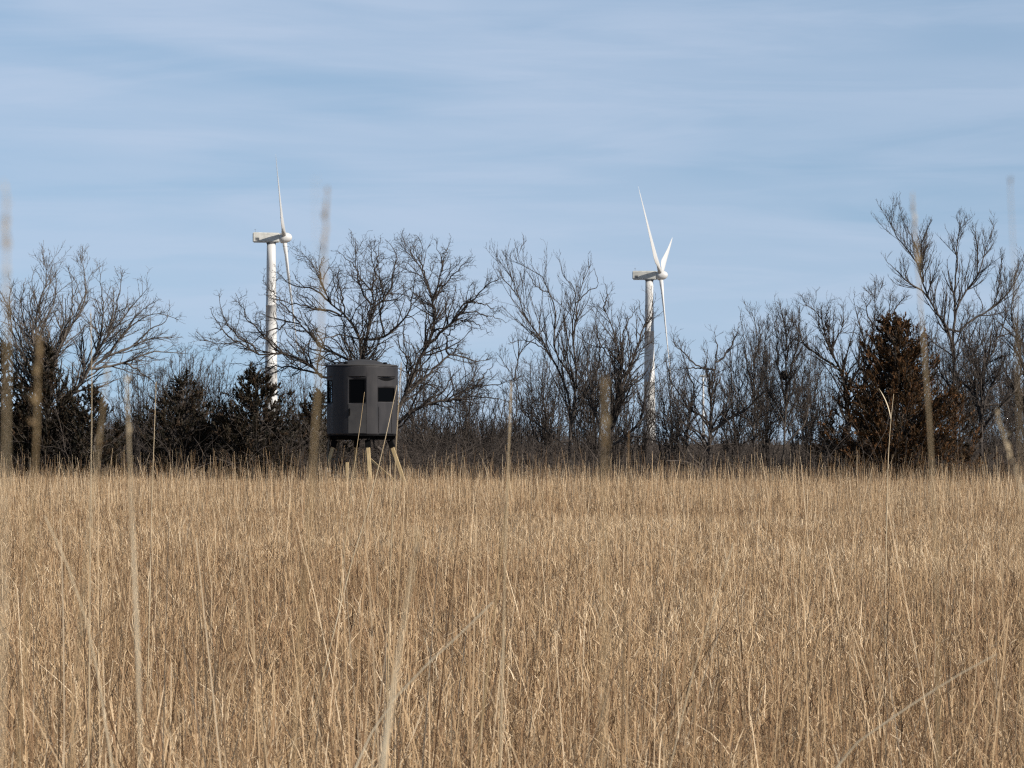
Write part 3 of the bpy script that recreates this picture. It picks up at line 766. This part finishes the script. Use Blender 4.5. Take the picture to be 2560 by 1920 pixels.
# ------------------------------------------------------------------ undergrowth along the hedgerow and far woods
rng = np.random.default_rng(77)
K = 12500
ux = rng.uniform(-19, 19, K); uy = rng.uniform(94, 110, K)
upx = ux / uy * FPX + 1280
top = np.interp(upx, [-100, 300, 700, 1000, 1300, 1420, 1560, 1640, 1850, 2100, 2450, 2700], [2.4, 2.6, 2.6, 2.7, 2.4, 2.1, 2.0, 1.9, 1.9, 2.3, 2.3, 2.1])
top = top * (0.72 + 0.36 * np.sin(upx * 0.013 + 1) * np.sin(upx * 0.031) + 0.22 * np.sin(upx * 0.071 + uy))
hh = top * rng.uniform(0.45, 1.2, K)
n = 7
d = unit(np.stack([rng.normal(0, 0.6, K), rng.normal(0, 0.6, K), np.ones(K)], 1))
Q = np.zeros((K, n, 3)); Q[:, 0] = np.stack([ux, uy, rng.uniform(-0.05, 0.7, K) * top * 0.6], 1)
arch = rng.normal(0, 0.24, (K, 2))
for i in range(1, n):
    d = unit(d + 0.17 * rng.normal(size=(K, 3)) + np.concatenate([arch, np.full((K, 1), -0.05)], 1))
    Q[:, i] = Q[:, i - 1] + d * (hh / (n - 1))[:, None]
RQ = (rng.uniform(0.005, 0.010, K) + (rng.random(K) < 0.06) * rng.uniform(0.006, 0.02, K))[:, None] * np.linspace(1, 0.5, n)[None]
A, RA = offshoots(rng, Q, RQ, 0.34, 0.2, (0.5, 1.3), 0.4, (0.2, 0.9), 5, 0.22, 0.02, 0.7, 0.0045)
V, F = join([tubes(Q, RQ, 3), tubes(A, RA, 3)])
tag(mesh_obj('undergrowth', V, F, M_twig), 'tangled leafless brush along the foot of the hedgerow', 'undergrowth', kind='stuff')
K = 13000
uy = rng.uniform(205, 300, K); upx = rng.uniform(-400, 2960, K); ux = (upx - 1280) / FPX * uy
topz = np.interp(upx, [-400, 900, 1050, 1200, 1330, 1480, 1620, 1720, 3000], [4.0, 4.0, 3.7, 3.5, 3.3, 3.0, 2.6, 2.4, 2.4]) + 0.25 * np.sin(upx * 0.021) + 0.15 * np.sin(upx * 0.067)
hh = topz * rng.uniform(0.75, 1.08, K)
d = unit(np.stack([rng.normal(0, 0.3, K), rng.normal(0, 0.3, K), np.ones(K)], 1))
n = 6; Q = np.zeros((K, n, 3)); Q[:, 0] = np.stack([ux, uy, np.full(K, -0.05)], 1)
for i in range(1, n):
    d = unit(d + 0.14 * rng.normal(size=(K, 3)) + np.array([0, 0, 0.05]))
    Q[:, i] = Q[:, i - 1] + d * (hh / (n - 1))[:, None]
RQ = rng.uniform(0.012, 0.024, K)[:, None] * np.linspace(1, 0.4, n)[None]
A, RA = offshoots(rng, Q, RQ, 0.45, 0.2, (0.4, 1.1), 0.35, (0.3, 1.2), 4, 0.2, 0.2, 0.7, 0.010)
V, F = join([tubes(Q, RQ, 3), tubes(A, RA, 3)])
tag(mesh_obj('woods', V, F, M_twig), 'far grey-brown belt of leafless woods seen under the trees', 'woods', kind='stuff')

# ------------------------------------------------------------------ prairie grass (one mass nobody could count)
rng = np.random.default_rng(2024)
def value_noise(x, y, s, seed):
    g = np.random.default_rng(seed).random((256, 256))
    u, v = x / s + 1000.5, y / s + 1000.5
    i, j = np.floor(u).astype(int), np.floor(v).astype(int); fu, fv = u - i, v - j
    fu, fv = fu * fu * (3 - 2 * fu), fv * fv * (3 - 2 * fv)
    G_ = lambda a, b: g[a % 256, b % 256]
    return (G_(i, j) * (1 - fu) + G_(i + 1, j) * fu) * (1 - fv) + (G_(i, j + 1) * (1 - fu) + G_(i + 1, j + 1) * fu) * fv
def ribbons(base, az, lean, bend, length, width, face, tint_, nseg, taper):
    n_ = len(base)
    t = np.linspace(0, 1, nseg + 1)
    th = lean[:, None] + bend[:, None] * t[None]
    thm = (th[:, 1:] + th[:, :-1]) / 2
    st_ = (length / nseg)[:, None]
    h = np.concatenate([np.zeros((n_, 1)), np.cumsum(np.sin(thm) * st_, 1)], 1)
    v = np.concatenate([np.zeros((n_, 1)), np.cumsum(np.cos(thm) * st_, 1)], 1)
    Cc = np.stack([base[:, :1] + h * np.cos(az)[:, None], base[:, 1:2] + h * np.sin(az)[:, None], base[:, 2:3] + v], 2)
    w = width[:, None] * np.interp(t, [0, 0.35, 0.75, 1], taper)[None] * 0.5
    sd = np.stack([np.cos(face), np.sin(face), np.zeros(n_)], 1)[:, None] * w[:, :, None]
    V = np.stack([Cc - sd, Cc + sd], 2).reshape(n_, -1, 3)
    m_ = (nseg + 1) * 2
    b_ = (np.arange(n_) * m_)[:, None]
    q = np.arange(nseg) * 2
    F = np.stack([b_ + q, b_ + q + 1, b_ + q + 3, b_ + q + 2], 2).reshape(-1, 4)
    return V.reshape(-1, 3), F, np.repeat(tint_, m_)
def scatter(y0, y1, per_m2):
    area = 0.158 * (y1 ** 2 - y0 ** 2) + 5.2 * (y1 - y0)
    n_ = int(area * per_m2) + 1
    y = []
    while sum(map(len, y)) < n_:
        q = rng.uniform(y0, y1, n_); y.append(q[rng.random(n_) < (0.316 * q + 5.2) / (0.316 * y1 + 5.2)])
    y = np.concatenate(y)[:n_]
    x = rng.uniform(-1, 1, n_) * (0.158 * y + 2.6)
    return x, y
GV, GF, GT, goff = [], [], [], 0
def add(res):
    global goff
    V, F, T = res
    GV.append(V); GF.append(F + goff); GT.append(T); goff += len(V)
def grass_zone(y0, y1, stems, leaves, tall, wscale, seg):
    stems = int(stems * (0.70 if y1 < 15 else 0.55 if y1 < 27 else 0.42)); leaves = int(leaves * (2.1 if y1 < 15 else 2.9 if y1 < 27 else 3.4))
    # stems, gathered in tussocks
    x, y = scatter(y0, y1, stems)
    patch = value_noise(x, y, 3.1, 1) * 0.6 + value_noise(x, y, 0.9, 2) * 0.4
    hue = value_noise(x, y, 2.2, 3)
    keep = rng.random(len(x)) < 0.45 + 0.75 * patch
    x, y, patch, hue = x[keep], y[keep], patch[keep], hue[keep]
    n_ = len(x); z0 = np.zeros(n_)
    hgt = (0.56 + 0.30 * patch + 0.14 * value_noise(x, y, 8.0, 9) + rng.normal(0, 0.10, n_)) * np.where(rng.random(n_) < 0.2, rng.uniform(0.5, 0.9, n_), 1)
    lean = np.abs(rng.normal(0, 0.15, n_)) + (rng.random(n_) < 0.10) * rng.uniform(0.2, 0.8, n_)
    tin = np.clip(0.30 + 0.35 * hue + rng.normal(0, 0.17, n_), 0, 1)
    add(ribbons(np.stack([x, y, z0], 1), rng.uniform(0, 6.28, n_), lean, rng.normal(0.05, 0.30, n_), hgt, rng.uniform(0.0018, 0.0036, n_) * wscale,
                rng.uniform(0, 6.28, n_), tin, seg, [1, 0.9, 0.7, 0.35]))
    # leaves curling off the stems
    x, y = scatter(y0, y1, leaves)
    patch = value_noise(x, y, 3.1, 1) * 0.6 + value_noise(x, y, 0.9, 2) * 0.4
    hue = value_noise(x, y, 2.2, 3)
    n_ = len(x)
    z0 = (0.56 + 0.30 * patch + 0.13 * value_noise(x, y, 8.0, 9)) * rng.random(n_) ** 0.65
    ln = rng.uniform(0.05, 0.20, n_) * (1.15 if y1 < 15 else 0.9)
    tin = np.clip(0.34 + 0.40 * hue + rng.normal(0, 0.23, n_), 0, 1)
    add(ribbons(np.stack([x, y, z0], 1), rng.uniform(0, 6.28, n_), rng.uniform(0.0, 1.5, n_), rng.normal(0.9, 1.7, n_), ln, rng.uniform(0.0022, 0.0048, n_) * wscale,
                rng.uniform(0, 6.28, n_), tin, max(3, seg), [0.8, 1, 0.7, 0.1]))
    # flowering stalks standing over the rest
    x, y = scatter(y0, y1, tall)
    n_ = len(x)
    hgt = rng.uniform(0.88, 1.22, n_) + 0.10 * (y > 48) * rng.random(n_) + (rng.random(n_) < 0.14) * rng.uniform(0.1, 0.5, n_) * np.clip(y / 30, 0.4, 1)
    lean = np.abs(rng.normal(0, 0.10, n_)) + (rng.random(n_) < 0.08) * rng.uniform(0.2, 0.8, n_)
    tin = np.clip(rng.normal(0.55, 0.27, n_), 0.0, 1)
    add(ribbons(np.stack([x, y, np.zeros(n_)], 1), rng.uniform(0, 6.28, n_), lean, rng.normal(0.08, 0.18, n_), hgt, rng.uniform(0.0026, 0.0046, n_) * wscale,
                rng.uniform(0, 6.28, n_), tin, seg + 1, [1, 0.85, 0.75, 0.5]))
grass_zone(2.2, 5.0, 300, 260, 0, 1.0, 4)
grass_zone(5.0, 14, 430, 560, 16, 1.05, 4)
grass_zone(14, 26, 380, 480, 8, 1.15, 3)
grass_zone(26, 48, 290, 370, 8, 1.25, 3)
grass_zone(48, 94, 160, 200, 15, 1.6, 2)
for px_, Y_, n_, top_ in ((70, 6.5, 10, 1.12), (180, 6, 14, 1.2), (300, 7, 14, 1.22), (380, 6.2, 10, 1.12), (555, 7.5, 22, 1.32), (625, 7, 12, 1.25), (830, 6, 22, 1.25), (905, 5.4, 14, 1.12), (970, 8, 14, 1.35),
                           (1075, 9, 8, 1.3), (1215, 6.4, 12, 1.2), (1390, 9, 10, 1.25), (1550, 6.5, 16, 1.22), (1640, 7.2, 10, 1.15), (1760, 6, 12, 1.1), (1900, 9, 8, 1.2), (2030, 7.5, 10, 1.2), (2190, 8.5, 10, 1.25), (2360, 7.5, 14, 1.28), (2480, 6.3, 16, 1.2)):
    n_ = int(n_ * (1.1 if px_ < 1300 else 0.65)); Y_ += 1.8
    x_ = (px_ - 1280) / FPX * Y_ + rng.normal(0, 0.07, n_)
    add(ribbons(np.stack([x_, Y_ + rng.normal(0, 0.25, n_), np.zeros(n_)], 1), np.where(rng.random(n_) < 0.62, 0.0, np.pi) + rng.normal(0, 0.6, n_), np.abs(rng.normal(0.04, 0.09, n_)) + (rng.random(n_) < 0.10) * 0.4,
                rng.normal(0.03, 0.12, n_), CAM_Z - rng.uniform(110, 560, n_) / FPX * Y_, rng.uniform(0.0026, 0.0050, n_), rng.normal(0, 0.7, n_), np.clip(rng.normal(0.42, 0.28, n_), 0, 0.95), 7, [1, 0.85, 0.7, 0.4]))
tag(mesh_obj('grass', np.concatenate(GV), np.concatenate(GF), M_grass, None, False, np.concatenate(GT)),
    'tall dry tan prairie grass covering the whole field', 'grass', kind='stuff')
print('grass verts', goff)

# ------------------------------------------------------------------ single tall stalks close to the lens
def stalk(label, Y, pts, w, tint_, seed, head=0.0, leaf=(), fluff=0.0, sheath=None):
    if Y < 4: Y *= 0.8; w *= 0.54; head *= 0.65
    """pts: photo pixels from the tip down; the culm goes on to the ground. head: length of seed head in m; leaf: fractions where leaves hang"""
    rg = np.random.default_rng(seed)
    p = np.array([P(a, b, Y) for a, b in pts][::-1])
    d = p[0] - p[1]; d = d / max(1e-6, -d[2]) if d[2] < -0.05 else np.array([0, 0, -1.0])
    d = np.array([np.clip(d[0], -0.25, 0.25), 0, -1])
    if p[0, 2] > 0.05: p = np.concatenate([[p[0] + d * p[0, 2]], p])
    q = np.stack([np.interp(np.linspace(0, 1, 26), np.linspace(0, 1, len(p)) if False else np.r_[0, np.cumsum(np.linalg.norm(np.diff(p, axis=0), axis=1))] / np.linalg.norm(np.diff(p, axis=0), axis=1).sum(), p[:, i]) for i in range(3)], 1)
    base = q[0].copy()
    root = empty('grass_stalk', base, label, 'grass stalk', 'tall grass stalks near the camera')
    q[1:-1] = (q[:-2] + 2 * q[1:-1] + q[2:]) / 4
    rr_ = w / 2 * np.linspace(1, 0.35, 26)
    for i in (5, 10, 15, 20): rr_[i] *= 1.35     # nodes
    tz = np.full(26, float(tint_))
    if sheath:
        zz0, zz1 = P(0, sheath[1], Y)[2], P(0, sheath[0], Y)[2]
        inn = (q[:, 2] > zz0) & (q[:, 2] < zz1); tz[inn] = 1.0; rr_[inn] *= 1.7
    V, F = tubes(q[None], rr_[None], 6)
    tv = np.repeat(tz, 6) + np.repeat(np.random.default_rng(seed).normal(0, 0.06, 26), 6)
    mesh_obj('stem', V - base, F, M_stalk, root, True, np.clip(tv, 0, 1))
    if head:
        K = int(26 * head / 0.07)
        u = 1 - rg.random(K) * head / np.linalg.norm(np.diff(q, axis=0), axis=1).sum()
        f = u * 25; k_ = np.clip(f.astype(int), 0, 24); f = (f - k_)[:, None]
        b = q[k_] * (1 - f) + q[k_ + 1] * f
        dd = unit(rg.normal(size=(K, 3)) * (0.18 + fluff) + np.array([0, 0, 1.0])); ss = unit(np.cross(dd, rg.normal(size=(K, 3))))
        ln = rg.uniform(0.004, 0.008, K)[:, None] * (1 + fluff)
        VV = np.stack([b, b + dd * ln * 0.5 + ss * 0.0009, b + dd * ln, b + dd * ln * 0.5 - ss * 0.0009], 1).reshape(-1, 3)
        mesh_obj('seed_head', VV - base, np.arange(K * 4).reshape(-1, 4), M_stalk, root, False, np.repeat(np.clip(rg.normal(tint_ - 0.08, 0.15, K), 0, 1), 4))
    for fr, side, ll, wl in leaf:
        k_ = int(fr * 25)
        V, F, T = ribbons(q[k_][None], np.array([0.0 if side > 0 else np.pi]), np.array([0.12]), np.array([0.5]), np.array([ll]), np.array([wl]), np.array([0.4]), np.array([min(1, tint_ + 0.15)]), 8, [0.7, 1, 0.8, 0.1])
        mesh_obj('leaf', V - base, F, M_stalk, root, True, T)
    return root
stalk('very blurred pale stalk hugging the left edge, taller than the trees', 1.75, [(14, 480), (14, 600), (20, 800), (22, 1000), (14, 1300), (8, 1600), (2, 1920)], .0048, .75, 1, .07, [(.62, 1, .35, .007)])
stalk('blurred olive stalk in front of the ragged brown cedar', 2.3, [(98, 840), (102, 950), (98, 1080), (90, 1200), (78, 1400), (58, 1700), (40, 1920)], .006, .45, 2, .09, [(.5, 1, .4, .007), (.6, -1, .25, .006)], .2)
stalk('thin sharp pale stalk crossing the low limbs of the leaning tree', 7.5, [(226, 780), (229, 900), (230, 1040), (228, 1160), (226, 1400), (224, 1700)], .0042, .75, 3, .1)
stalk('blurred tan stalk drifting left as it falls, right of the thin sharp pale one', 2.6, [(268, 920), (262, 1030), (250, 1120), (232, 1250), (212, 1400), (196, 1560), (180, 1920)], .0048, .6, 4, .08)
stalk('pale blurred stalk with whitish sheaths and a bent joint low on the left', 3.2, [(316, 950), (320, 1080), (328, 1230), (334, 1400), (345, 1600), (350, 1760), (356, 1920)], .0060, .72, 5, .07, [(.62, 1, .3, .008)], 0.0, (1370, 1690))
stalk('straight thin stalk standing against the bare thicket', 12, [(390, 955), (387, 1050), (384, 1130), (380, 1240), (378, 1340)], .007, .72, 6, .12)
stalk('tallest blurred stalk with dark seed head in the sky beside the left turbine', 2.2, [(818, 485), (816, 560), (812, 680), (806, 820), (798, 960), (784, 1130), (770, 1300), (758, 1500), (742, 1720), (728, 1920)], .0050, .5, 7, .075, [(.55, -1, .45, .006)])
stalk('faint blurred stalk tip to the left of the tallest one', 1.5, [(790, 440), (792, 520), (796, 640), (804, 800), (800, 1000)], .0013, .7, 8)
stalk('leaning pale stem crossing the right side of the blind', 14, [(992, 965), (976, 1040), (958, 1120), (938, 1200), (915, 1290), (880, 1400)], .009, .72, 9, .14)
stalk('upright pale stem along the right edge of the blind', 9, [(1003, 905), (998, 1000), (990, 1085), (988, 1180), (978, 1350), (972, 1600)], .006, .66, 10, .16)
stalk('thin curved stem in front of the middle of the blind', 20, [(911, 980), (904, 1040), (893, 1110), (880, 1210), (870, 1300)], .009, .62, 11, .12)
stalk('pale blurred stem under the right-hand limbs of the largest tree', 4.5, [(1278, 960), (1276, 1030), (1272, 1110), (1268, 1190), (1264, 1350), (1258, 1600), (1250, 1920)], .0052, .68, 12, .1)
stalk('wide blurred stalk in front of the dead snag', 1.9, [(1512, 960), (1510, 1060), (1508, 1200), (1510, 1400), (1512, 1600), (1508, 1920)], .0050, .5, 13, .05, [(.6, 1, .3, .006)])
stalk('stalk with a short dark reddish seed head low right of the snag', 5.5, [(1572, 1080), (1570, 1170), (1568, 1260), (1566, 1400), (1560, 1600), (1552, 1920)], .0042, .12, 14, .14, (), .15)
stalk('tall golden stalk in front of the rusty cedar', 2.9, [(2282, 492), (2286, 560), (2296, 700), (2308, 850), (2322, 1000), (2332, 1160), (2340, 1350), (2345, 1600), (2342, 1920)], .0052, .6, 15, .08)
stalk('thin stalk high in the sky near the right edge', 2.4, [(2526, 445), (2532, 520), (2538, 640), (2546, 800), (2550, 1000), (2552, 1300), (2556, 1920)], .0026, .6, 16, .012)
stalk('fluffy drooping plume entering from the right edge', 3.4, [(2494, 1045), (2510, 1080), (2530, 1125), (2556, 1180), (2580, 1260), (2600, 1400)], .0050, .8, 17, .12, (), .5)
stalk('thin forked stem in front of the rusty cedar foot', 22, [(2234, 985), (2228, 1040), (2222, 1110), (2218, 1200), (2216, 1300)], .011, .75, 18, .16, [(.93, -1, .22, .008)])
stalk('bent dry stalk with a folded leaf at the lower left', 4.2, [(112, 1290), (150, 1370), (188, 1440), (222, 1550), (244, 1660), (262, 1790), (282, 1920)], .0056, .8, 19)
stalk('thick blurred pale stalk curving through the bottom centre', 2.6, [(1046, 1330), (1030, 1440), (1012, 1560), (1000, 1640), (980, 1730), (954, 1830), (940, 1920)], .0088, .70, 20, .05, (), 0.0, (1700, 1930))
stalk('long pale stalk slanting up to the right from the bottom centre', 5.0, [(1232, 1505), (1170, 1570), (1090, 1640), (1030, 1690), (985, 1738), (940, 1800), (880, 1920)], .0060, .92, 21)
stalk('long pale stalk slanting up to the right across the lower right', 5.2, [(2490, 1635), (2400, 1680), (2300, 1745), (2200, 1815), (2110, 1870), (2060, 1920)], .0056, .9, 22)
stalk('slim yellowish stalk slanting right at the centre of the field', 5.6, [(1272, 1200), (1262, 1290), (1248, 1420), (1236, 1540), (1220, 1660), (1204, 1800), (1192, 1920)], .0060, .5, 23, .1)
stalk('golden stalk slanting right, alone in the middle right of the field', 6.5, [(1832, 1360), (1805, 1450), (1770, 1560), (1736, 1660), (1712, 1760)], .0052, .75, 24, .1)
